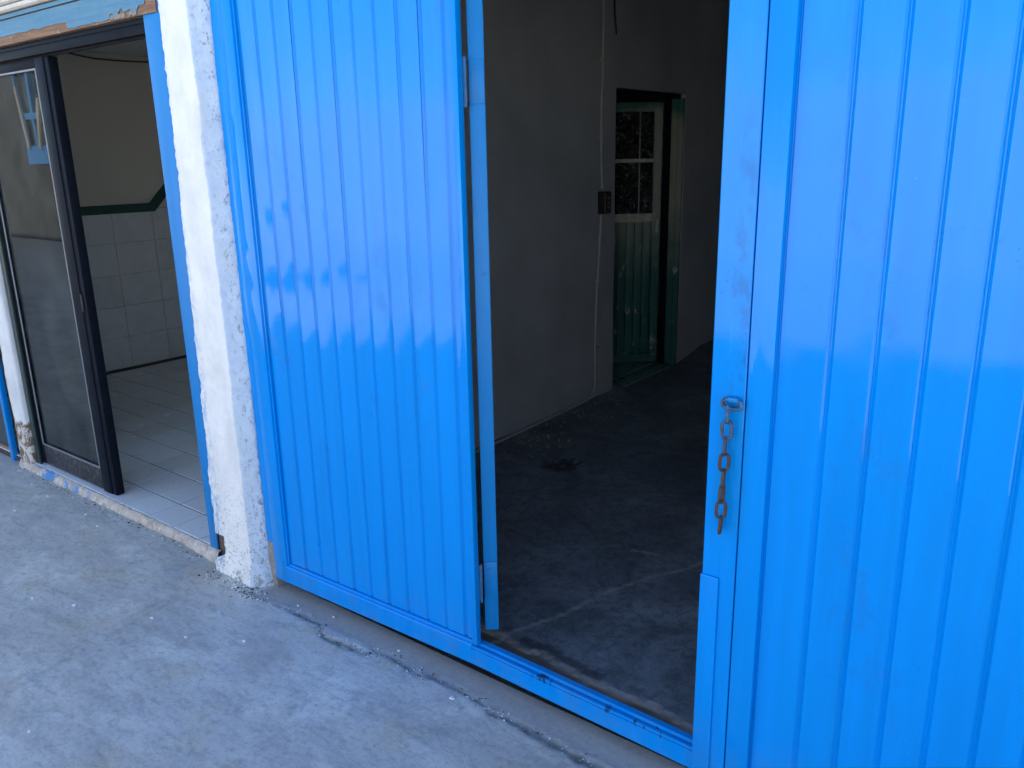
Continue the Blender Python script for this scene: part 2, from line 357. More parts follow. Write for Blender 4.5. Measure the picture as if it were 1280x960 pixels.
def box(name, b, mat, parent=None, bev=0.0, tf=None):
    bm = bmesh.new()
    for q in (b if isinstance(b[0], (tuple, list)) else [b]): addbox(bm, *q, bev=bev, tf=tf)
    return bmobj(name, bm, mat, parent, smooth=35 if bev else None)
def tube(bm, pts, r, n=8, closed=False):
    pts = [Vector(p) for p in pts]; N = len(pts); rings = []
    up = None
    for i, p in enumerate(pts):
        a = pts[(i-1) % N] if (closed or i > 0) else p; b = pts[(i+1) % N] if (closed or i < N-1) else p
        t = (b-a).normalized()
        if up is None: up = t.orthogonal().normalized()
        up = (up - t*up.dot(t)).normalized(); s_ = t.cross(up)
        rings.append([bm.verts.new(p + (up*math.cos(2*PI*k/n)+s_*math.sin(2*PI*k/n))*r) for k in range(n)])
    for i in range(N if closed else N-1):
        A, B = rings[i], rings[(i+1) % N]
        sh = 0
        if closed and i == N-1:
            sh = min(range(n), key=lambda q: (A[0].co-B[q].co).length)
        for k in range(n): bm.faces.new((A[k], A[(k+1) % n], B[(k+1+sh) % n], B[(k+sh) % n]))
    if not closed:
        bm.faces.new(rings[0][::-1]); bm.faces.new(rings[-1])
def smoothpts(pts, n=6):
    P = [Vector(p) for p in pts]; P = [P[0]]+P+[P[-1]]; out = []
    for i in range(1, len(P)-2):
        for k in range(n):
            t = k/n; a, b, c, d = P[i-1:i+3]
            out.append(0.5*((2*b)+(-a+c)*t+(2*a-5*b+4*c-d)*t*t+(-a+3*b-3*c+d)*t**3))
    out.append(P[-2]); return out
def nz(x, y, z=0.0): return noise.noise(Vector((x, y, z)))
def bow(x):                      # the old gate is bowed inwards a little about the wicket hinge
    return 0.020*max(0.0, 1-abs(x+1.55)/0.95)
def warp(co): return Vector((co.x, co.y+bow(co.x), co.z))
def extr_x(name, prof, x0, x1, mat, parent, n=1, tf=warp):   # closed (y,z) profile swept along x
    vs, fs = [], []; P = len(prof)
    for i in range(n+1):
        x = x0+(x1-x0)*i/n
        vs += [tf(Vector((x, y, z))) for y, z in prof]
    for i in range(n):
        for k in range(P): fs.append((i*P+k, i*P+(k+1) % P, (i+1)*P+(k+1) % P, (i+1)*P+k))
    fs.append(tuple(range(P))[::-1]); fs.append(tuple(n*P+k for k in range(P)))
    bm = bmesh.new(); bv = [bm.verts.new(v) for v in vs]
    for f in fs: bm.faces.new([bv[i] for i in f])
    return bmobj(name, bm, mat, parent)
def segdist(px, py, poly):
    best = 9
    for (ax, ay), (bx, by) in zip(poly[:-1], poly[1:]):
        dx, dy = bx-ax, by-ay; L = dx*dx+dy*dy
        t = 0 if L == 0 else max(0, min(1, ((px-ax)*dx+(py-ay)*dy)/L))
        d = math.hypot(px-ax-t*dx, py-ay-t*dy)
        if d < best: best = d
    return best
def sheet(name, xs, ys, hf, mat, kind=True):
    vs, cols = [], []
    for y in ys:
        for x in xs:
            z, c = hf(x, y); vs.append((x, y, z)); cols.append(c)
    nx = len(xs); fs = [(j*nx+i, j*nx+i+1, (j+1)*nx+i+1, (j+1)*nx+i) for j in range(len(ys)-1) for i in range(nx-1)]
    o = mesh(name, vs, fs, mat, smooth=60)
    ca = o.data.color_attributes.new('wear', 'FLOAT_COLOR', 'POINT')
    ca.data.foreach_set('color', [q for c in cols for q in (*c, 1.0)])
    return o
def rng(a, b, st):
    n = max(1, int(round((b-a)/st))); return [a+(b-a)*i/n for i in range(n+1)]

# ------------------------------------------------------------------ ground
o = mesh('street', [(-300, -300, -0.13), (300, -300, -0.13), (300, 300, -0.13), (-300, 300, -0.13)], [(0, 1, 2, 3)], STREET)
tag(o, kind='structure')
CRACK = [(-2.62, 1.665), (-2.5, 1.659), (-2.39, 1.671), (-2.23, 1.676), (-2.15, 1.625), (-2.05, 1.633), (-1.944, 1.643), (-1.935, 1.676), (-1.864, 1.684),
         (-1.77, 1.674), (-1.717, 1.664), (-1.667, 1.689), (-1.58, 1.69), (-1.471, 1.684), (-1.406, 1.656), (-1.352, 1.67), (-1.213, 1.66), (-1.027, 1.65), (-0.7, 1.66), (-0.3, 1.64), (0.6, 1.66)]
RIDGE = [(-2.84, 1.43), (-2.82, 1.249), (-2.788, 1.075), (-2.761, 0.866), (-2.70, 0.6)]
def pave(x, y):
    z = 0.003*nz(x*1.7, y*1.7)+0.0012*nz(x*9, y*9, 3); r = g = b = 0.0
    if x < -3.0: z += 0.015*min(1, (-3.0-x)/0.2)*max(0, min(1, (y-1.1)/0.5))
    if y > -0.5:
        d = segdist(x, y, CRACK) if y > 1.5 else 9
        d += 0.010*nz(x*19, y*19, 6)+0.006*nz(x*45, y*45, 1)
        wv = 0.0042+0.012*max(0, nz(x*5, y*5, 9))
        hz = max(0, 1-d/0.035)*max(0, 0.35+1.1*nz(x*12, y*12, 4)); r = 0.55*hz; b = 0.35*hz*max(0, nz(x*33, y*33))
        if d < wv*2.2:
            q = min(1, max(0, 1-d/(wv*2.2))); z -= 0.007*min(1, 1.6*q); r = max(r, min(1, q*1.7)*(0.75+0.4*nz(x*30, y*30)))
            r = max(0, r)
        # apron: the strip between crack and gate
        if x > -2.62 and y > 1.6:
            cy = 1.668
            g = max(0.0, min(1.0, (y-cy+0.02*nz(x*9, 0, 2))/0.02)); z -= 0.004*g
        if -3.05 < x < -2.35 and y > 1.35:
            k = max(0, 1-math.hypot(x+2.64, (y-1.66)*1.3)/0.26); b = max(b, k*(0.5+0.8*nz(x*14, y*14, 5))); z += 0.006*k*max(0, nz(x*35, y*35))
        if x < -2.9 and y > 1.6:
            k = max(0, 1-(1.735-y)/0.05); b = max(b, 0.8*k)
        d = segdist(x, y, RIDGE) if (-3.0 < x < -2.5 and 0.5 < y < 1.5) else 9
        if d < 0.05: z += 0.004*(1-d/0.05); r = max(r, 0.45*max(0, 1-abs(d-0.02)/0.02)*max(0, 0.4+nz(x*11, y*11)))
        d = math.hypot(x+2.22, (y-1.42)*1.3)
        if d < 0.16: g = max(g, (1-d/0.16)*1.6*(0.7+nz(x*9, y*9))); g = min(g, 0.8)
    return z, (max(0, min(1, r)), max(0, min(1, g)), max(0, min(1, b)))
xs = rng(-12, -5.3, 0.4)[:-1]+rng(-5.3, -3, 0.02)[:-1]+rng(-3, -0.4, 0.0115)[:-1]+rng(-0.4, 0.8, 0.03)[:-1]+rng(0.8, 10, 0.6)
ys = rng(-2.6, 0.3, 0.25)[:-1]+rng(0.3, 1.3, 0.022)[:-1]+rng(1.3, 1.80, 0.0105)
tag(sheet('pavement', xs, ys, pave, CONC), kind='structure')
tag(box('kerb', (-12, 10, -2.75, -2.602, -0.2, 0.004), WALL_OUT, bev=0.012), kind='structure')

EDGE = [(-2.9, 1.97), (-1.66, 1.975), (-1.565, 1.97), (-1.485, 1.957), (-1.433, 1.978), (-1.351, 1.953), (-1.22, 1.943), (-1.101, 1.94), (-0.996, 1.95), (-0.872, 1.924), (-0.5, 1.93), (0.2, 1.93), (2.4, 1.95)]
SCR = [(-1.63, 1.90), (-1.59, 2.02), (-1.518, 2.195), (-1.47, 2.443), (-1.40, 2.62), (-1.304, 2.794), (-1.22, 3.05)]
SCR2 = [(-1.567, 2.804), (-1.524, 2.816), (-1.476, 2.824)]
def gfl(x, y):
    z = 0.030+0.003*nz(x*1.3, y*1.3, 4)+0.0012*nz(x*8, y*8, 1); r = g = b = 0.0
    ey = 9
    for (ax, ay), (bx, by) in zip(EDGE[:-1], EDGE[1:]):
        if ax <= x <= bx: ey = ay+(by-ay)*(x-ax)/(bx-ax); break
    ey += 0.012*nz(x*14, 0, 7)
    if y < ey:
        z -= 0.012; g = 0.9; r = max(0, nz(x*25, y*25, 2))*0.7
    if abs(y-ey) < 0.007: b = 0.55+0.5*nz(x*22, 4)
    if 0 <= y-ey < 0.05 and -1.55 < x < -1.2: r = max(r, 0.55)
    # worn edge along the side wall, broken patch
    k = max(0, 1-(x+2.86)/0.45) if y < 4.9 else 0
    if k > 0:
        q = max(0, nz(x*7, y*5, 6)+0.15)*k; z += 0.006*q; r = max(r, 0.6*q); g = max(g, 0.5*k*max(0, nz(x*4, y*4, 8)+0.3))
        z += 0.03*max(0, 1-(x+2.86)/0.06)
    # dirt heaped beyond the inner door
    if y > 5.7:
        k = max(0, 1-(x+2.86)/0.25)*min(1, (y-5.7)/0.5); z += 0.10*k*(0.8+0.2*nz(x*5, y*5)); r = max(r, 0.5*k)
    u, v = (x+2.37), (y-3.47)
    d = math.hypot(u*0.8, v*0.75)+0.05*nz(x*15, y*15, 3)+0.025*nz(x*40, y*40, 3)
    if d < 0.075: z -= 0.020*min(1, (0.075-d)/0.02)*(0.6+0.6*nz(x*30, y*30)); r = max(r, min(1, 0.75+0.5*nz(x*28, y*28, 1)))
    d = segdist(x, y, SCR) if (x < -1.1 and y < 3.1) else 9
    if d < 0.009: b = max(b, 0.95*(0.8+nz(x*20, y*20)))
    if -1.6 < x < -1.4 and 2.7 < y < 2.9:
        d = segdist(x, y, SCR2)
        if d < 0.010: b = max(b, 0.9)
    return z, (min(1, r), min(1, g), max(0, min(1, b)))
xs = rng(-2.88, -0.6, 0.014)[:-1]+rng(-0.6, 2.4, 0.12)
ys = rng(1.80, 3.9, 0.013)[:-1]+rng(3.9, 6.6, 0.03)[:-1]+rng(6.6, 8.2, 0.2)
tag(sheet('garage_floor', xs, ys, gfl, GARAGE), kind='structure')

# shop floor: grout bed with single tiles on it
sf = box('shop_floor', (-6.45, -3.005, 1.752, 4.5, -0.05, 0.0460), GROUT); tag(sf, kind='structure')
def tile_mesh(name, a, b, t, bev=0.0015):
    bm = bmesh.new(); h = t
    vs = [(-a/2, -b/2), (a/2, -b/2), (a/2, b/2), (-a/2, b/2)]
    lo = [bm.verts.new((x, y, 0)) for x, y in vs]; mi = [bm.verts.new((x, y, h-bev)) for x, y in vs]
    hi = [bm.verts.new((x*(1-2*bev/a), y*(1-2*bev/b), h)) for x, y in vs]
    for A, B in ((lo, mi), (mi, hi)):
        for i in range(4): bm.faces.new((A[i], A[(i+1) % 4], B[(i+1) % 4], B[i]))
    bm.faces.new(hi); me = bpy.data.meshes.new(name); bm.to_mesh(me); bm.free(); return me
P = 0.2125
XL = [-3.135-0.2145*i for i in range(16)]
xe = [-3.01]+XL
ye = [1.752, 1.919]+[1.919+P*i for i in range(1, 10)]
tm = tile_mesh('floor_tile', 0.2068, 0.2048, 0.0065); tm.materials.append(TILE)
tc = tile_mesh('floor_tile_cut', 0.2085, 0.160, 0.0065); tc.materials.append(TILE)
te = tile_mesh('floor_tile_edge', 0.118, 0.2065, 0.0065); te.materials.append(TILE)
tq = tile_mesh('floor_tile_corner', 0.118, 0.160, 0.0065); tq.materials.append(TILE)
for j in range(10):
    yc = (ye[j]+ye[j+1])/2
    for i in range(16):
        x0, x1 = xe[i+1], xe[i]; xc = (x0+x1)/2
        if xc < -6.4: continue
        me = (tq if i == 0 else tc) if j == 0 else (te if i == 0 else tm)
        o = link('tile', me, None, sf, Vector((xc, yc, 0.0435+random.uniform(-0.0006, 0.0006))))
        o.rotation_euler = (random.uniform(-.003, .003), random.uniform(-.003, .003), random.uniform(-.003, .003))
# broken mortar edge of the shop step
def step_edge():
    xs_ = rng(-4.90, -2.96, 0.008); vs, fs = [], []
    for x in xs_:
        a = 0.006*nz(x*9, 1)+0.006*nz(x*33, 2)+0.003*nz(x*80, 7); c = 0.006*nz(x*15, 4)+0.004*nz(x*60, 9)
        yo = 1.727+a
        vs += [(x, yo-0.012, -0.01), (x, yo-0.006, 0.012+c), (x, yo+0.003, 0.034+c), (x, yo+0.010+0.004*abs(nz(x*21, 9)), 0.0455+0.002*nz(x*40, 5)), (x, 1.749+0.016*max(0, nz(x*12, 11)+0.5*nz(x*50, 3)), 0.0492+0.0020*nz(x*17, 6)), (x, 1.760+0.018*max(0, nz(x*12, 11)), 0.040)]
    for i in range(len(xs_)-1):
        for k in range(5): fs.append((i*6+k, (i+1)*6+k, (i+1)*6+k+1, i*6+k+1))
    o = mesh('step_edge', vs, fs, MORTAR, smooth=50)
    tag(o, kind='structure')
step_edge()

# ------------------------------------------------------------------ garage building
gb = tag(empty('garage_building', (-0.3, 1.9, 0)), 'dark bare room behind the open blue gate with grey plastered side wall', 'building')
def gridwall(name, ax, c, u0, u1, v0, v1, st, mat, parent, amp=0.004, thick=0.14, sgn=-1, uholes=None):
    """Slightly uneven plaster skin on plane ax=c over (u, z) plus a solid back."""
    us, vs_ = rng(u0, u1, st), rng(v0, v1, st); V, Fc = [], []
    for v in vs_:
        for u in us:
            d = amp*nz(u*2.3, v*2.3, c)+amp*0.3*nz(u*11, v*11, c)
            V.append((c+d, u, v) if ax == 'x' else (u, c+d, v))
    n = len(us); base = len(V)
    for j in range(len(vs_)-1):
        for i in range(n-1): Fc.append((j*n+i, j*n+i+1, (j+1)*n+i+1, (j+1)*n+i))
    corners = [(u0, v0), (u1, v0), (u1, v1), (u0, v1)]
    bk = c+sgn*thick
    for u, v in corners: V.append((bk, u, v) if ax == 'x' else (u, bk, v))
    Fc.append((base, base+1, base+2, base+3))
    L = len(vs_)-1
    Fc.append(tuple([i for i in range(n)]+[base+1, base])); Fc.append(tuple([L*n+i for i in range(n)]+[base+2, base+3]))
    Fc.append(tuple([j*n for j in range(L+1)]+[base+3, base])); Fc.append(tuple([j*n+n-1 for j in range(L+1)]+[base+2, base+1]))
    bm = bmesh.new(); bv = [bm.verts.new(q) for q in V]
    for f in Fc: bm.faces.new([bv[i] for i in f])
    return bmobj(name, bm, mat, parent, smooth=30)
DY0, DY1, DZ = 4.785, 5.765, 2.05
gridwall('side_wall', 'x', -2.86, 1.905, DY0, -0.02, 3.2, 0.07, WALL_IN, gb)
gridwall('side_wall', 'x', -2.86, DY1, 8.2, -0.02, 3.2, 0.1, WALL_IN, gb)
gridwall('side_wall', 'x', -2.86, DY0+0.002, DY1-0.002, DZ, 3.198, 0.07, WALL_IN, gb)
box('back_wall', (-3.0, 2.55, 8.2, 8.35, -0.02, 3.2), WALL_IN, gb)
box('side_wall', (2.4, 2.55, 1.905, 8.198, -0.02, 3.2), WALL_IN, gb)
box('ceiling', (-3.0, 2.55, 1.906, 8.35, 3.203, 3.35), CEIL, gb)
box('front_wall', [(-2.998, 2.55, 1.80, 1.903, 2.385, 4.6), (0.62, 2.55, 1.76, 1.904, -0.02, 2.384)], WALL_OUT, gb, bev=0.004)
box('parapet', (-3.02, 2.57, 1.78, 1.96, 4.602, 4.66), WALL_OUT, gb, bev=0.01)

# back room behind the inner door
br = tag(empty('back_room', (-4.5, 5.9, 0)), 'dim back room seen past the green inner door', 'room')
box('room_wall', [(-6.45, -3.004, 7.5, 7.6, 0, 2.9), (-6.6, -6.452, 4.52, 7.6, 0, 2.9)], WALL_IN, br)
box('room_ceiling', (-6.6, -3.004, 4.65, 7.6, 2.903, 3.0), CEIL, br)
box('floor_slab', (-6.45, -3.004, 4.652, 7.498, -0.05, 0.036), GROUT, br)
gt = tile_mesh('green_tile', 0.292, 0.292, 0.008); gt.materials.append(GTILE)
for i in range(5):
    for j in range(6):
        link('tile', gt, None, br, Vector((-3.16-i*0.3, 4.81+j*0.3, 0.036)))
box('threshold', (-3.002, -2.868, DY0+0.003, DY1-0.003, -0.02, 0.038), GTILE, br, bev=0.003)

# ------------------------------------------------------------------ shop building
sb = tag(empty('shop_building', (-4.7, 1.9, 0)), 'small shop room with tiled dado and dark teal stripe behind the sliding glass door', 'building')
gridwall('side_wall', 'x', -6.457, 1.905, 4.5, 1.29, 2.44, 0.1, WALL_SHOP, sb, amp=0.002)
box('tile_backing', (-6.58, -6.459, 1.906, 4.499, -0.02, 1.288), GROUT2, sb)
wt = tile_mesh('wall_tile_mesh', 0.3275, 0.2455, 0.007); wt.materials.append(WTILE)
for i in range(8):
    for j in range(5):
        o = link('wall_tile', wt, None, sb, Vector((-6.4595, 2.085+i*0.33, 0.172+j*0.2478)))
        o.rotation_euler = (PI/2, 0, PI/2); o.rotation_euler.x += random.uniform(-.004, .004)
box('back_wall', (-6.58, -3.003, 4.503, 4.648, -0.02, 2.9), WALL_SHOP, sb)
box('ceiling', (-6.6, -3.004, 1.906, 4.5, 2.443, 2.60), CEIL, sb)
box('roof_slab', (-8.58, -3.02, 1.70, 4.7, 2.72, 2.80), ROOF, sb)  # roof and front wall drawn out leftwards to keep the mirrored street shaded
box('front_wall', [(-8.68, -3.004, 1.765, 1.903, 2.285, 2.718), (-8.68, -6.2, 1.765, 1.902, -0.02, 2.283)], WALL_OUT, sb, bev=0.003)
# stripe: runs level then climbs
sv = [(1.91, 1.283), (3.585, 1.278), (3.96, 1.655)]
bm = bmesh.new(); h = 0.066
pts = [(1.91, 1.272), (3.60, 1.266), (4.0, 1.665), (4.0, 1.76), (3.565, 1.334), (1.91, 1.338)]
fr_ = [bm.verts.new((-6.4440, y, z)) for y, z in pts]; bk_ = [bm.verts.new((-6.4585, y, z)) for y, z in pts]
for q in ((0, 1, 4, 5), (1, 2, 3, 4)): bm.faces.new([fr_[i] for i in q]); bm.faces.new([bk_[i] for i in q])
for i in range(6): bm.faces.new((fr_[i], fr_[(i+1) % 6], bk_[(i+1) % 6], bk_[i]))
bmobj('stripe', bm, TEAL, sb)
bm = bmesh.new(); tube(bm, smoothpts([(-6.43, 2.9, 2.435), (-6.43, 3.05, 2.425), (-6.43, 3.3, 2.395), (-6.43, 3.7, 2.40), (-6.43, 4.2, 2.43)]), 0.006)
tag(bmobj('cable', bm, CABLE, smooth=60), 'thin sagging cable at the top of the shop side wall', 'cable')

# white jamb column left of the sliding door
def rough_column(name, path, z0, z1, stz, mat, amp, xl=None, notch=None):
    """path: list of (x, y, weight) cross-section points; swept up z with plaster unevenness."""
    zs = rng(z0, z1, stz); V, Fc = [], []
    n = len(path)
    for z in zs:
        for k, (x, y, wt_) in enumerate(path):
            dx = amp*wt_*(nz(x*12+5, y*12, z*4)+0.55*nz(x*30, y*30, z*23)); dy = amp*wt_*(nz(x*9, y*9+8, z*5)+0.5*nz(x*38, y*31, z*33+4))
            xx, yy = x+dx, y+dy
            if xl: xx, yy = xl(xx, yy, z, k)
            V.append((xx, yy, z))
    for j in range(len(zs)-1):
        for k in range(n): Fc.append((j*n+k, j*n+(k+1) % n, (j+1)*n+(k+1) % n, (j+1)*n+k))
    Fc.append(tuple(range(n))[::-1]); Fc.append(tuple((len(zs)-1)*n+k for k in range(n)))
    bm = bmesh.new(); bv = [bm.verts.new(q) for q in V]
    for f in Fc: bm.faces.new([bv[i] for i in f])
    return bmobj(name, bm, mat, smooth=50)
def path_rect(x0, x1, y0, y1, st, r=0.012):
    p = []
    for x in rng(x0+r, x1-r, st): p.append((x, y0, 1))
    p.append((x1-r*0.3, y0+r*0.3, 1))
    for y in rng(y0+r, y1, st): p.append((x1, y, 1))
    for x in rng(x1-0.01, x0+0.01, -0.05 if False else 0.05) if False else [x1-0.03, x0+0.03]: p.append((x, y1, 0))
    for y in rng(y0+r, y1, st)[::-1]: p.append((x0, y, 1))
    p.append((x0+r*0.3, y0+r*0.3, 1))
    return p
jm = rough_column('jamb_column', path_rect(-4.895, -4.748, 1.738, 2.03, 0.012), -0.02, 2.283, 0.02, JAMB, 0.004)
tag(jm, 'narrow off-white plastered jamb with broken brown base left of the sliding door', 'pillar')

# white plastered pillar between shop and gate
def xl(x, y, z, k):
    # left edge creeps over the blue angle iron, flares at the foot
    fx = (x+2.93)/0.28
    e = 1-min(1, max(0, fx)); over = 0.075*min(1, max(0, (z-0.15)/1.9)); x += e*over*0.95
    if z < 0.10: x += (0.10-z)*0.25*(fx-0.5); y -= (0.10-z)*0.12*(1 if y < 1.74 else 0)
    # knocked-out notch at the foot of the left edge
    if e > 0.86 and y < 1.76: x += 0.007*nz(z*45, 1.3)+0.005*nz(z*120, 5.1)
    if x > -2.68 and y < 1.76: x += 0.004*nz(z*60, 2.3); y += 0.003*nz(z*110, 8)
    if 0.055 < z+0.01*nz(x*30, z*30) < 0.165 and e > 0.72 and y < 1.76: x += 0.040*(0.8+nz(z*40, 3)); y += 0.035
    return x, y
path = [p for p in path_rect(-2.915, -2.625, 1.698, 1.90, 0.009, 0.012) if not (p[0] > -2.672 and p[1] < 1.75)]
k_ = max(i for i, p in enumerate(path) if p[1] < 1.70 and p[0] < -2.6)
k_ = max(range(len(path)), key=lambda i: path[i][0]-10*abs(path[i][1]-1.698))
path[k_+1:k_+1] = [(-2.669+0.044*t/6, 1.700+0.049*t/6, 1) for t in range(0, 7)]
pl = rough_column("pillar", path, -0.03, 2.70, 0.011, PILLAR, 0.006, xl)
tag(pl, 'white rough plastered pillar between the tiled shop and the blue gate', 'pillar')

core = box('brick_core', (-2.980, -2.72, 1.756, 1.89, 0.0, 0.2), mat_simple('dark_brick_core', (0.12, 0.085, 0.065), 0.9, scale=40), pl)
# blue angle iron at the shop side of the pillar
af = tag(empty('door_frame', (-2.99, 1.75, 0)), 'blue steel angle framing the shop opening beside the white pillar', 'door frame')
box('frame_post', (-3.032, -2.90, 1.745, 1.752, -0.01, 2.284), BLUE_OLD, af, bev=0.0015, tf=lambda c: Vector((c.x-(0.082*(1-max(0, min(1, (c.z+0.0)/2.2))) if c.x > -2.96 else 0), c.y, c.z)))
box('frame_return', (-3.032, -3.026, 1.753, 1.80, 0.0, 2.284), BLUE_OLD, af, bev=0.0015)

# ------------------------------------------------------------------ lintel and shutter above the shop
lb = tag(empty('lintel_beam', (-4.0, 1.76, 2.15)), 'weathered blue wooden lintel board above the sliding glass door', 'beam')
def rough_board(name, x0, x1, yf, yb, z0f, z1f, mat, step=0.02):
    xs_ = rng(x0, x1, step); V, Fc = [], []
    for x in xs_:
        a, b = z0f(x), z1f(x); d = 0.0015*nz(x*20, 3)
        V += [(x, yf+d, a), (x, yf+d, b), (x, yb, b), (x, yb, a)]
    for i in range(len(xs_)-1):
        for k in range(4): Fc.append((i*4+k, i*4+(k+1) % 4, (i+1)*4+(k+1) % 4, (i+1)*4+k))
    Fc += [(0, 1, 2, 3), tuple((len(xs_)-1)*4+k for k in (3, 2, 1, 0))]
    bm = bmesh.new(); bv = [bm.verts.new(q) for q in V]
    for f in Fc: bm.faces.new([bv[i] for i in f])
    return bmobj(name, bm, mat, lb)
rough_board('board', -5.0, -2.93, 1.7385, 1.763, lambda x: 2.163, lambda x: 2.262, WOOD)
def blue_low(x):
    if x < -3.59: return 2.197+0.004*nz(x*14, 1)
    if x < -3.25: return 2.170+0.004*nz(x*18, 5)
    if x < -3.04: return 2.186+0.022*nz(x*22, 2)+0.008*nz(x*60, 3)
    return 2.195
rough_board('paint_skin', -5.0, -2.995, 1.7345, 1.7384, blue_low, lambda x: 2.259, LINTEL, 0.008)
rough_board('top_strip', -5.0, -2.94, 1.728, 1.7625, lambda x: 2.264, lambda x: 2.279, LINTEL)
PATCH = mat_simple('old_filler', (0.26, 0.24, 0.22), 0.9, var=0.4, scale=50, dust=((0.12, 0.2, 0.26), 0.6), bs=0.8)
for xa, xb in ((-3.245, -3.135), (-3.105, -3.055)):
    za = 2.166
    rough_board('plaster_patch', xa, xb, 1.733, 1.7383, lambda x: za+0.004*nz(x*50, 2), lambda x: za+0.016+0.012*nz(x*55, 7), PATCH, 0.004)
sh = tag(empty('shutter_box', (-4.2, 1.74, 2.28)), 'cream fluted shutter housing above the blue lintel at the top left corner', 'shutter')
zz = 2.282
for i in range(9):
    hgt = 0.030
    prof = [(1.716, zz+0.002), (1.706, zz+0.008), (1.704, zz+0.015), (1.706, zz+hgt-0.008), (1.716, zz+hgt-0.003), (1.755, zz+hgt-0.003), (1.755, zz+0.002)]
    extr_x('slat', prof, -5.6, -3.05, TRIM, sh, 1, tf=lambda c: c); zz += hgt
box('joint_backing', (-5.6, -3.05, 1.722, 1.7545, 2.2815, 2.56), BROWN, sh)
extr_x('flashing', [(1.69, 2.556), (1.69, 2.566), (1.76, 2.58), (1.76, 2.556)], -5.62, -3.03, TRIM, sh, 1, tf=lambda c: c)

# ------------------------------------------------------------------ sliding glass door
sg = tag(empty('sliding_glass_door', (-4.3, 1.79, 0.05)), 'black aluminium sliding glass door half closed in the tiled shop front', 'door')
box('head_track', [(-4.744, -3.034, 1.760, 1.84, 2.142, 2.160), (-4.744, -3.034, 1.764, 1.774, 2.106, 2.1425), (-4.744, -3.034, 1.800, 1.812, 2.100, 2.1425)], BLACK, sg, bev=0.0015)
box('jamb_frame', [(-4.744, -4.700, 1.764, 1.776, 0.051, 2.105), (-4.744, -4.725, 1.777, 1.90, 0.051, 2.1055)], GREENMET, sg, bev=0.0015)
box('left_stile', (-4.698, -4.665, 1.782, 1.806, 0.058, 2.099), BLACK, sg, bev=0.002)
box('meeting_stile', [(-4.025, -3.945, 1.779, 1.809, 0.054, 2.099), (-3.9448, -3.905, 1.784, 1.826, 0.054, 2.0985)], BLACK, sg, bev=0.002)
box('bottom_rail', (-4.6645, -4.0255, 1.783, 1.805, 0.060, 0.170), BLACK_D, sg, bev=0.002)
box('top_rail', (-4.6645, -4.0255, 1.783, 1.805, 2.060, 2.099), BLACK, sg, bev=0.002)
box('glazing_bead', [(-4.6643, -4.654, 1.779, 1.7825, 0.172, 2.06), (-4.6535, -4.0262, 1.779, 1.7825, 0.1712, 0.180), (-4.6535, -4.0262, 1.779, 1.7825, 2.050, 2.058), (-4.035, -4.0262, 1.7788, 1.7825, 0.181, 2.049)], GREYMET, sg)
box('glass', (-4.664, -4.026, 1.791, 1.796, 0.171, 2.059), GLASS, sg)
box('latch', (-3.942, -3.930, 1.776, 1.7838, 0.98, 1.06), BLACK_D, sg, bev=0.001)
# neighbour entrance at far left
nd = tag(empty('neighbour_door', (-5.5, 1.76, 0)), 'blue framed dark glass door at the far left edge beyond the jamb', 'door')
box('frame_post', (-5.02, -4.985, 1.735, 1.765, -0.005, 2.28), BLUE, nd, bev=0.002)
box('gap_shade_strip', (-4.984, -4.898, 1.775, 1.80, -0.005, 2.28), BLACK, nd, bev=0.002)  # black strip standing in for the shaded gap between blue frame and jamb
box('glass', (-6.18, -5.021, 1.770, 1.776, 0.07, 2.28), mat_simple('dark_green_glass', (0.03, 0.045, 0.045), 0.08), nd)
box('bottom_rail', (-6.18, -5.021, 1.760, 1.79, -0.005, 0.068), BROWN, nd, bev=0.002)

nb = tag(empty('added_shade_building', (-12, 4, 0)), 'unseen building added left of the small shop to shade the street', 'building')  # unseen block added so its shadow covers the street mirrored in the glass
box('wall', (-30, -8.7, 1.72, 7, -0.1, 5.54), WALL_OUT, nb)
box('roof', (-30.1, -8.6, 1.6, 7.1, 5.543, 5.66), ROOF, nb)

# ------------------------------------------------------------------ the blue gate
def sheet_strip(parent, x0, x1, z0, z1, yb, gw, gd, tilt=0.0, amp=0.0012, seed=0, last=False):
    """One pressed strip: a pressed bead at its left edge, then the flat; a tongue tucks behind the strip before it."""
    # cross-section (x, y): bead = slope in, flat bottom, slope out
    c = gw*0.5
    pr = [(x0-0.010, 0.0050), (x0-0.0006, 0.0046), (x0, 0.0004), (x0+gw*0.06, 0.0012), (x0+gw*0.43, gd), (x0+gw*0.57, gd), (x0+gw*0.94, 0.0008), (x0+gw, 0.0)]
    nf = 5
    for i in range(1, nf+1): pr.append((x0+gw+(x1-x0-gw)*i/nf, 0.0))
    zs_ = rng(z0, z1, 0.055); V, Fc = [], []; n = len(pr)
    for z in zs_:
        for (x, y) in pr:
            u = (x-x0-gw)/(x1-x0-gw); u = max(0, min(1, u))
            d = amp*nz(x*2.2+seed, z*1.25, seed*3.1)+amp*0.5*nz(x*5+seed*2, z*3.3, 5)+tilt*(z-0.9)
            d += 0.0009*math.sin(u*PI)
            V.append((x, yb+y+d+bow(x), z))
    m_ = len(V)
    V += [(a, b+0.0012, c_) for a, b, c_ in V]
    for j in range(len(zs_)-1):
        for i in range(n-1):
            q = (j*n+i, j*n+i+1, (j+1)*n+i+1, (j+1)*n+i); Fc.append(q); Fc.append(tuple(m_+t for t in q[::-1]))
    return mesh('panel_strip', V, Fc, BLUE, parent, smooth=22)

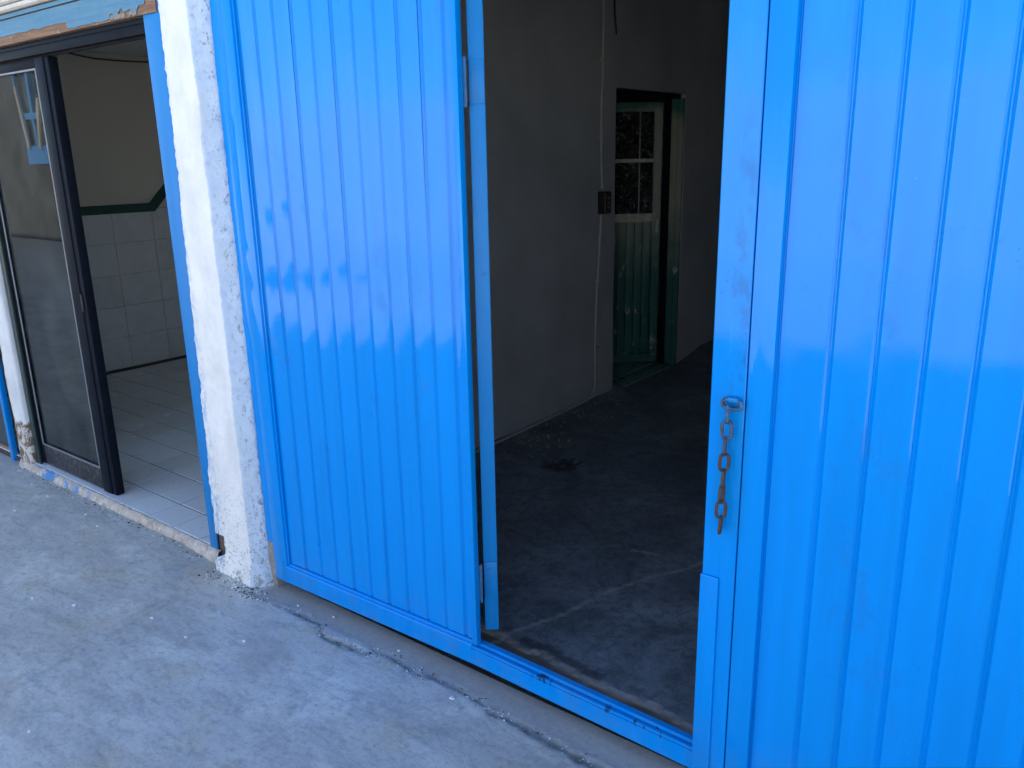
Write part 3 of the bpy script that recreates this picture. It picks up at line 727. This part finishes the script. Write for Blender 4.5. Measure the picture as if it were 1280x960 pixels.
lg = tag(empty('blue_gate_leaf', (-1.65, 1.76, 0.04)), 'left blue steel gate leaf with ribbed panel and open wicket doorway', 'gate')
GZ = 2.32
YP = 1.767
edges = [-2.505, -2.415, -2.326, -2.238, -2.148, -2.058, -1.968, -1.878, -1.788, -1.702, -1.618, -1.574]
for i in range(len(edges)-1):
    x0, x1 = edges[i], edges[i+1]
    if i == 0:
        sheet_strip(lg, x0, x1, 0.124, GZ-0.05, YP, 0.006, 0.004, 0.0, seed=1.7)
    else:
        sheet_strip(lg, x0, x1, 0.124, GZ-0.05, YP, 0.0155, 0.0065, random.uniform(-0.0015, 0.0015), seed=i*0.35+2)
box('stile', (-2.586, -2.508, 1.750, 1.786, 0.040, GZ), BLUE, lg, bev=0.003)
box('stile_lip', (-2.5075, -2.4995, 1.757, 1.7655, 0.1235, GZ-0.05), BLUE, lg, bev=0.001)
RAIL = [(1.750, 0.043), (1.7485, 0.047), (1.7485, 0.110), (1.751, 0.114), (1.757, 0.1155), (1.760, 0.118), (1.761, 0.1225), (1.786, 0.1225), (1.786, 0.040), (1.753, 0.040)]
extr_x('bottom_rail', RAIL, -2.5075, -1.5745, BLUE, lg, 12)
SILL = [(1.750, 0.043), (1.7485, 0.047), (1.7485, 0.0985), (1.7492, 0.0992), (1.7535, 0.0994), (1.7535, 0.1010), (1.7505, 0.1012), (1.7505, 0.1090), (1.7515, 0.1100), (1.7600, 0.1104), (1.7610, 0.103), (1.7655, 0.103), (1.7665, 0.1168), (1.7690, 0.1185), (1.787, 0.1190), (1.787, 0.040), (1.753, 0.040)]
extr_x('door_sill', SILL, -1.574, -0.778, BLUE, lg, 12)
def W(c): return warp(c)
box('wicket_jamb', [(-1.5735, -1.5635, 1.7535, 1.774, 0.1195, GZ-0.001), (-1.5632, -1.549, 1.7475, 1.7700, 0.1193, GZ-0.002)], BLUE, lg, bev=0.0018, tf=W)
MS = [(-0.775, 1.7475), (-0.7355, 1.7475), (-0.7335, 1.7484), (-0.6955, 1.7484), (-0.6935, 1.7504), (-0.6935, 1.788), (-0.777, 1.788), (-0.777, 1.7495)]
bm = bmesh.new(); lo = [bm.verts.new((x, y, 0.038)) for x, y in MS]; hi = [bm.verts.new((x, y, GZ)) for x, y in MS]
bm.faces.new(lo); bm.faces.new(hi[::-1])
for i in range(8): bm.faces.new((lo[i], lo[(i+1) % 8], hi[(i+1) % 8], hi[i]))
bmobj('middle_stile', bm, BLUE, lg)
box('cover_plate', (-0.7795, -0.7315, 1.7415, 1.7474, 0.010, 0.636), BLUE, lg, bev=0.0018)
box('top_rail', (-2.5075, -1.574, 1.7505, 1.786, GZ-0.05, GZ-0.001), BLUE, lg, bev=0.003)
box('top_rail', (-1.5305, -0.7775, 1.7505, 1.786, GZ-0.052, GZ-0.001), BLUE, lg, bev=0.003)
# fixed post at the pillar
fp = box('gate_post', [(-2.632, -2.589, 1.7535, 1.80, 0.19, GZ+0.03)], BLUE, bev=0.003)
tag(fp, 'slim blue fixed gate post against the white pillar', 'post')
foot = box('bare_foot', (-2.632, -2.5895, 1.7542, 1.799, -0.01, 0.1895), mat_simple('bare_grey_steel', (0.30, 0.28, 0.26), 0.7, var=0.5, scale=40, dust=((0.16, 0.10, 0.07), 0.7)), fp, bev=0.002)
box('gate_header', (-2.64, 0.615, 1.755, 1.80, GZ+0.032, GZ+0.058), BLUE); tag(bpy.data.objects['gate_header'], 'blue steel header bar above the gate leaves', 'header bar')

# ring welded on the middle stile, part of the leaf
def stadium(cx, cz, a, b, n=20):
    pts = []
    for k in range(n):
        t = 2*PI*k/n; c_, s_ = math.cos(t), math.sin(t)
        pts.append((cx+a*math.copysign(abs(c_)**0.75, c_), cz+b*math.copysign(abs(s_)**0.75, s_)))
    return pts
bm = bmesh.new()
tube(bm, [(-0.719+px_, 1.7385-0.012+0.010*math.cos(3*px_), 1.088+pz_) for px_, pz_ in stadium(0, 0, 0.0235, 0.0105)], 0.0042, 8, True)
for q in (-0.012, 0.012):
    pass
RINGMAT = mat_rust(1.03)
ring = bmobj('chain_eye', bm, RINGMAT, lg, smooth=60)
box('weld_tab', (-0.728, -0.704, 1.7315, 1.7505, 1.094, 1.1045), BLUE_OLD, lg, bev=0.0015)
# chain
ch = tag(empty('chain', (-0.728, 1.73, 1.08)), 'short rusty steel chain hanging from the eye on the blue gate', 'chain')
def link_mesh(L, Wd, r):
    bm = bmesh.new(); pts = []; hw = Wd/2-r; hl = L/2-r
    for k in range(7): t = PI*k/6; pts.append((hw*math.cos(t), 0, hl-hw+hw*math.sin(t)))
    for k in range(7): t = PI+PI*k/6; pts.append((hw*math.cos(t), 0, -(hl-hw)+hw*math.sin(t)))
    tube(bm, pts, r, 8, True)
    me = bpy.data.meshes.new('link_mesh'); bmesh.ops.recalc_face_normals(bm, faces=bm.faces); bm.to_mesh(me); bm.free()
    me.polygons.foreach_set('use_smooth', [True]*len(me.polygons)); me.materials.append(RUST); return me
lm = link_mesh(0.0500, 0.0290, 0.0041)
ang = [114, 30, 108, 34, 106, 88, 26, 104]
for i in range(8):
    z = 1.067-i*0.0400
    o = link('link', lm, None, ch, Vector((-0.7245-0.0006*i+0.001*math.sin(i*2.1), 1.7270+(0.001 if i % 2 else 0), z)))
    o.rotation_euler = (random.uniform(-.05, .05), math.radians([2, -3, 4, 2, 5, 4, 3, 3][i]), math.radians(ang[i]))

# right leaf
rg = tag(empty('blue_gate_leaf', (-0.1, 1.76, 0.04)), 'right blue steel gate leaf with wide ribbed panel', 'gate')
box('stile', (-0.6905, -0.632, 1.7490, 1.786, 0.036, GZ), BLUE, rg, bev=0.003)
box('stile', (0.55, 0.61, 1.7490, 1.786, 0.036, GZ), BLUE, rg, bev=0.003)
e2 = [-0.6315, -0.528]+[-0.528+0.0922*i for i in range(1, 12)]+[0.549]
for i in range(len(e2)-1):
    if i == 0: sheet_strip(rg, e2[0], e2[1], 0.100, GZ-0.05, YP-0.001, 0.005, 0.003, seed=30)
    else: sheet_strip(rg, e2[i], e2[i+1], 0.100, GZ-0.05, YP-0.001, 0.0170, 0.0070, random.uniform(-0.0010, 0.0010), amp=0.0012, seed=31+0.25*i)
extr_x('bottom_rail', [(a, b-0.006) for a, b in RAIL], -0.6315, 0.549, BLUE, rg, 1, tf=lambda c: c)
box('top_rail', (-0.6315, 0.549, 1.7505, 1.786, GZ-0.05, GZ-0.001), BLUE, rg, bev=0.003)

# wicket door standing open, seen edge on
P0 = Vector((-1.560, 1.822, 0)); vd = Vector((-1.535, 1.838, 0)).normalized(); pd = Vector((vd.y, -vd.x, 0))
TH = 0.049
def WL(c): return P0+vd*c.x+pd*c.y+Vector((0, 0, c.z))    # local: x along leaf, y across thickness (left to right)
wk = tag(empty('wicket_door', (P0.x, P0.y, 0.14)), 'narrow blue steel wicket door swung open inwards, seen edge on', 'door')
box('hinge_stile', (0, 0.038, 0.002, TH-0.002, 0.146, GZ-0.06), BLUE_OLD, wk, bev=0.0025, tf=WL)
box('lock_stile', (0.70, 0.735, 0.002, TH-0.002, 0.146, GZ-0.06), BLUE_OLD, wk, bev=0.0025, tf=WL)
box('cross_rail', [(0.0385, 0.6995, 0.004, TH-0.004, 0.146, 0.185), (0.0385, 0.6995, 0.004, TH-0.004, GZ-0.10, GZ-0.06)], BLUE_OLD, wk, bev=0.002, tf=WL)
for i in range(7):
    a = 0.039+i*0.0942
    box('panel_strip', [(a+0.004, a+0.092, 0.018, 0.020, 0.186, GZ-0.101), (a-0.0021, a+0.0035, 0.0205, 0.026, 0.186, GZ-0.101)], BLUE_OLD, wk, tf=WL)
for zc in (1.845, 0.335):
    hp = box('hinge', (-0.0032, -0.0003, 0.004, TH-0.004, zc-0.058, zc+0.058), BLUE_OLD, wk, bev=0.0008, tf=WL)
    bm = bmesh.new()
    for k in range(5):
        a = zc-0.055+k*0.022; p = P0-vd*0.004-pd*0.006
        tube(bm, [(p.x, p.y, a+0.0008), (p.x, p.y, a+0.0212)], 0.0048, 10)
    bmobj('hinge_barrel', bm, ZINC, hp, smooth=40)
    bm = bmesh.new()
    for k in (-0.036, -0.012, 0.036):
        p = P0+pd*(TH*0.5)-vd*0.0036; q = p-vd*0.0016
        tube(bm, [(p.x, p.y, zc+k), (q.x, q.y, zc+k)], 0.0042, 10)
    bmobj('screw', bm, BLUE_OLD, hp, smooth=40)
    j = warp(Vector((-1.5435, 1.772, 0)))
    box('hinge_plate', (-1.5635, -1.5400, j.y, j.y+0.0030, zc-0.068, zc+0.062), HPLATE, lg, bev=0.0008)

# ------------------------------------------------------------------ inner room things
cd = tag(empty('conduit', (-2.85, 4.55, 0)), 'thin painted conduit pipe running down the side wall and along its foot', 'conduit')
bm = bmesh.new()
tube(bm, smoothpts([(-2.846, 4.575, 3.2), (-2.846, 4.605, 2.53), (-2.846, 4.590, 1.8), (-2.846, 4.604, 1.43)], 6), 0.0095)
tube(bm, smoothpts([(-2.846, 4.600, 1.27), (-2.846, 4.585, 1.1), (-2.846, 4.541, 0.60), (-2.846, 4.537, 0.20), (-2.845, 4.520, 0.115), (-2.843, 4.46, 0.080), (-2.842, 4.34, 0.071), (-2.842, 4.13, 0.066), (-2.842, 3.8, 0.060), (-2.842, 3.46, 0.056), (-2.842, 3.0, 0.056), (-2.842, 2.2, 0.056)], 6), 0.0095)
bmobj('pipe', bm, CONDUIT, cd, smooth=60)
for z in (2.2, 1.75, 0.85, 0.4): box('clip', (-2.862, -2.835, 4.555 if z < 1 else 4.578, 4.585 if z < 1 else 4.612, z-0.007, z+0.007), CONDUIT, cd)
sx = tag(empty('switch_box', (-2.85, 4.61, 1.27)), 'small black electrical switch box on the conduit beside the inner door', 'switch')
box('box_body', (-2.862, -2.815, 4.575, 4.668, 1.275, 1.415), DARK, sx, bev=0.004)
box('cover_edge', (-2.8148, -2.811, 4.585, 4.592, 1.285, 1.405), BRASS, sx, bev=0.001)
for z in (1.375, 1.345, 1.318): box('terminal', (-2.8148, -2.806, 4.618, 4.636, z-0.008, z+0.006), BRASS, sx, bev=0.002)
bm = bmesh.new(); tube(bm, smoothpts([(-2.853, 4.73, 3.1), (-2.853, 4.737, 2.55), (-2.853, 4.765, 2.36)]), 0.006)
tag(bmobj('loose_wire', bm, DARK, smooth=60), 'short black wire end hanging on the side wall above the inner door', 'wire')

# green inner door, ajar into the back room
idf = tag(empty('inner_door_frame', (-2.93, 5.7, 0.04)), 'dark green metal door frame in the side wall of the garage', 'door frame')
box('frame_post', [(-2.992, -2.90, 5.725, 5.762, 0.039, DZ-0.03), (-2.8995, -2.8625, 5.735, 5.7615, 0.039, DZ-0.03)], GDOOR, idf, bev=0.002)
box('frame_stop', (-2.99, -2.95, 5.690, 5.7245, 0.039, DZ-0.03), BLACK, idf, bev=0.002)
box('frame_head', (-2.992, -2.90, DY0+0.003, 5.762, DZ-0.029, DZ-0.002), BLACK, idf, bev=0.002)
H0 = Vector((-3.002, 5.693, 0)); hd = Vector((-0.233, -0.247, 0)).normalized(); hn = Vector((hd.y, -hd.x, 0))
if hn.dot(Vector((1, -1, 0))) < 0: hn = -hn                  # towards the garage side
def ID(c): return H0+hd*c.x+hn*c.y+Vector((0, 0, c.z))
idr = tag(empty('inner_door', (H0.x, H0.y, 0.05)), 'old green steel door ajar with black plastic covered panes over a ribbed lower panel', 'door')
box('stile', (0.0, 0.062, -0.035, 0, 0.055, 2.00), GDOOR, idr, bev=0.002, tf=ID)
box('stile', (0.71, 0.772, -0.035, 0, 0.055, 2.00), GDOOR, idr, bev=0.002, tf=ID)
box('top_rail', (0.0625, 0.7095, -0.0345, -0.0005, 1.935, 2.00), GDOOR, idr, bev=0.002, tf=ID)
box('middle_rail', (0.0625, 0.7095, -0.0345, -0.0005, 1.145, 1.205), CREAMFR, idr, bev=0.002, tf=ID)
box('bottom_rail', (0.0625, 0.7095, -0.0345, -0.0005, 0.055, 0.12), GDOOR, idr, bev=0.002, tf=ID)
for i in range(10):
    a = 0.0635+i*0.0645
    box('lower_slat', [(a+0.010, a+0.0640, -0.022, -0.016, 0.121, 1.144), (a, a+0.0095, -0.034, -0.030, 0.121, 1.144)], GDOOR, idr, bev=0.0012, tf=ID)
box('glazing_bar', (0.0627, 0.7093, -0.020, -0.004, 1.578, 1.604), CREAMFR, idr, bev=0.0015, tf=ID)
for a in (0.165, 0.38, 0.55):
    box('glazing_bar', [(a, a+0.008, -0.018, -0.007, 1.206, 1.577), (a, a+0.008, -0.018, -0.007, 1.605, 1.934)], GDOOR, idr, bev=0.001, tf=ID)
for z0, z1 in ((1.206, 1.577), (1.605, 1.934)):
    xs_ = rng(0.063, 0.709, 0.022); zs_ = rng(z0, z1, 0.022); V = []; Fc = []
    for z in zs_:
        for x in xs_: V.append(ID(Vector((x, -0.023+0.009*nz(x*9, z*9, 3)*1.0+0.005*nz(x*23, z*23, 8), z))))
    n = len(xs_)
    for j in range(len(zs_)-1):
        for i in range(n-1): Fc.append((j*n+i, j*n+i+1, (j+1)*n+i+1, (j+1)*n+i))
    k0 = len(V); V += [v-hn*0.001 for v in V]; Fc += [tuple(k0+t for t in f[::-1]) for f in Fc]
    mesh('plastic_cover', V, Fc, PLAST, idr, smooth=80)
hz_ = box('handle', (0.020, 0.040, 0.0005, 0.016, 1.06, 1.16), CREAMFR, idr, bev=0.003, tf=ID)

# ------------------------------------------------------------------ small litter on the pavement
CH = [(-4.529, 1.640, .016, 'white paint flake on the pavement nearest the jamb column at far left'),
      (-4.288, 1.613, .014, 'white paint flake on the pavement in front of the sliding door bottom rail'),
      (-3.90, 1.62, .012, 'small white paint flake below the foot of the sliding door meeting stile'),
      (-3.72, 1.59, .012, 'small white paint flake near the step edge, midway along the open doorway'),
      (-4.25, 1.44, .013, 'white paint flake in the grey pavement close to the left picture edge'),
      (-3.111, 1.192, .018, 'largest white paint flake, alone on the open pavement at lower left'),
      (-2.774, 1.324, .012, 'white paint flake lying beside the faint joint line in the pavement'),
      (-3.302, 1.12, .010, 'tiny pale flake left of the largest flake on the open pavement'),
      (-2.552, 1.327, .009, 'tiny white flake right of the faint joint line below the pillar'),
      (-2.358, 1.437, .012, 'white paint flake beside the tan stain in front of the blue gate'),
      (-2.60, 1.50, .014, 'pale blue paint flake on the pavement just below the white pillar'),
      (-2.403, 1.71, .010, 'white flake on the brownish apron nearest the pillar, under the gate rail'),
      (-2.227, 1.735, .009, 'tiny white flake on the apron under the left part of the gate rail'),
      (-1.873, 1.725, .009, 'tiny white flake on the apron under the middle of the gate rail'),
      (-2.473, 0.761, .010, 'tiny white flake near the bottom edge of the picture, left of centre'),
      (-1.55, 1.64, .015, 'white flake beside the crack below the wicket jamb')]
for i, (x, y, s_, lab) in enumerate(CH):
    bm = bmesh.new(); k = random.choice((5, 6, 7)); ps = []
    for q in range(k):
        t = 2*PI*q/k+random.uniform(-.3, .3); rr = s_*random.uniform(0.5, 1.0)
        ps.append((x+rr*math.cos(t), y+rr*0.6*math.sin(t)))
    z = pave(x, y)[0]
    lo = [bm.verts.new((a, b, z+0.0006)) for a, b in ps]; hi = [bm.verts.new((x+(a-x)*0.85, y+(b-y)*0.85, z+0.0035+random.uniform(0, 0.001))) for a, b in ps]
    bm.faces.new(hi); bm.faces.new(lo[::-1])
    for q in range(k): bm.faces.new((lo[q], lo[(q+1) % k], hi[(q+1) % k], hi[q]))
    tag(bmobj('paint_chip', bm, CHIPB if i == 10 else CHIP), lab, 'paint chip', 'paint flakes scattered on the pavement')
# crumbs and grit at the pillar foot and along the crack
bm = bmesh.new()
def crumb(x, y, s_):
    z = pave(x, y)[0]
    r = bmesh.ops.create_icosphere(bm, subdivisions=1, radius=s_)
    a = random.uniform(0.6, 1.3); b = random.uniform(0.6, 1.2); t = random.uniform(0, PI)
    for v in r['verts']:
        c_ = v.co*random.uniform(0.75, 1.2); c_ = Vector((c_.x*a, c_.y*b, c_.z*0.7)); c_.rotate(Matrix.Rotation(t, 3, 'Z')); v.co = c_+Vector((x, y, z+s_*0.3))
for i in range(330):
    t = random.random(); x = -2.93+0.33*t+random.gauss(0, 0.03); y = 1.685-abs(random.gauss(0, 0.035))
    if random.random() < 0.45: x = -2.63+random.gauss(0, 0.045); y = 1.70-abs(random.gauss(0, 0.035))
    crumb(x, y, random.uniform(0.0010, 0.0042)*(1 if random.random() < 0.9 else 1.5))
for i in range(420):
    j = random.randrange(len(CRACK)-3); t = random.random(); a, b = CRACK[j], CRACK[j+1]
    crumb(a[0]+(b[0]-a[0])*t+random.gauss(0, 0.01), a[1]+(b[1]-a[1])*t+random.gauss(0, 0.014), random.uniform(0.001, 0.0035))
for i in range(260):
    crumb(random.uniform(-4.85, -3.05), 1.70+random.gauss(0, 0.014), random.uniform(0.0012, 0.0045))
o = bmobj('rubble', bm, RUBBLE); o.data.materials.append(CHIP); o.data.materials.append(GROUT)
nf = len(o.data.polygons)
o.data.polygons.foreach_set('material_index', [((i//20*7919) % 10 < 3)*1 + ((i//20*7919) % 10 > 6)*2 for i in range(nf)])
tag(o, 'loose rubble crumbs and grit at the pillar foot and along the crack', 'rubble', kind='stuff')
# chips of mortar and grit on the garage floor near the wall
bm = bmesh.new()
for i in range(150):
    x = -2.84+abs(random.gauss(0, 0.16)); y = random.uniform(3.3, 4.7); s_ = random.uniform(0.002, 0.007)
    r = bmesh.ops.create_icosphere(bm, subdivisions=1, radius=s_); z = gfl(x, y)[0]
    for v in r['verts']: v.co = v.co*random.uniform(0.7, 1.2)+Vector((x, y, z))
tag(bmobj('grit', bm, MORTAR), 'mortar grit along the foot of the garage side wall', 'grit', kind='stuff')

# ------------------------------------------------------------------ across the street (seen in reflections, lit by the sun)
fh = tag(empty('far_house', (-23, -6, -0.13)), 'brownish house with a blue window reflected in the sliding glass door', 'house')
FY = -5.5
WX0, WX1, WZ0, WZ1 = -21.65, -20.40, 1.64, 3.80
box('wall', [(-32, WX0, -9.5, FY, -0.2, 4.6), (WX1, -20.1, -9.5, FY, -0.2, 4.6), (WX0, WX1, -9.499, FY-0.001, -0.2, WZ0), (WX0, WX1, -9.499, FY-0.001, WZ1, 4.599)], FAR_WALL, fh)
box('roof', (-32.3, -19.9, -9.8, FY+0.35, 4.603, 4.8), ROOF, fh)
wn = box('window', [(WX0, WX0+0.09, FY-0.1, FY+0.02, WZ0, WZ1), (WX1-0.09, WX1, FY-0.1, FY+0.02, WZ0, WZ1), (WX0+0.091, WX1-0.091, FY-0.1, FY+0.02, WZ0, WZ0+0.42), (WX0+0.091, WX1-0.091, FY-0.1, FY+0.02, WZ1-0.12, WZ1), (WX0+0.091, WX1-0.091, FY-0.09, FY+0.015, 2.66, 2.80), ((WX0+WX1)/2-0.05, (WX0+WX1)/2+0.05, FY-0.088, FY+0.018, WZ0+0.421, 2.659), ((WX0+WX1)/2-0.05, (WX0+WX1)/2+0.05, FY-0.088, FY+0.018, 2.801, WZ1-0.121)], FARBLUE, fh)
box('pane', (WX0+0.05, WX1-0.05, FY-0.08, FY-0.06, WZ0+0.1, WZ1-0.05), FARDARK, wn)
bm = bmesh.new(); tube(bm, [(WX1-0.35, FY+0.06, 2.0), (WX1-0.15, FY+0.06, 3.1)], 0.05, 6); tube(bm, [(WX0+0.25, FY+0.06, 2.0), (WX0+0.2, FY+0.06, 3.4)], 0.04, 6)
bmobj('shutter_bar', bm, FARCREAM, wn)
wl = box('street_wall', (-20.05, 30, -12.2, -12.0, -0.2, 2.8), FAR_PALE); tag(wl, 'pale boundary wall on the far side of the street, outside the frame', 'wall')
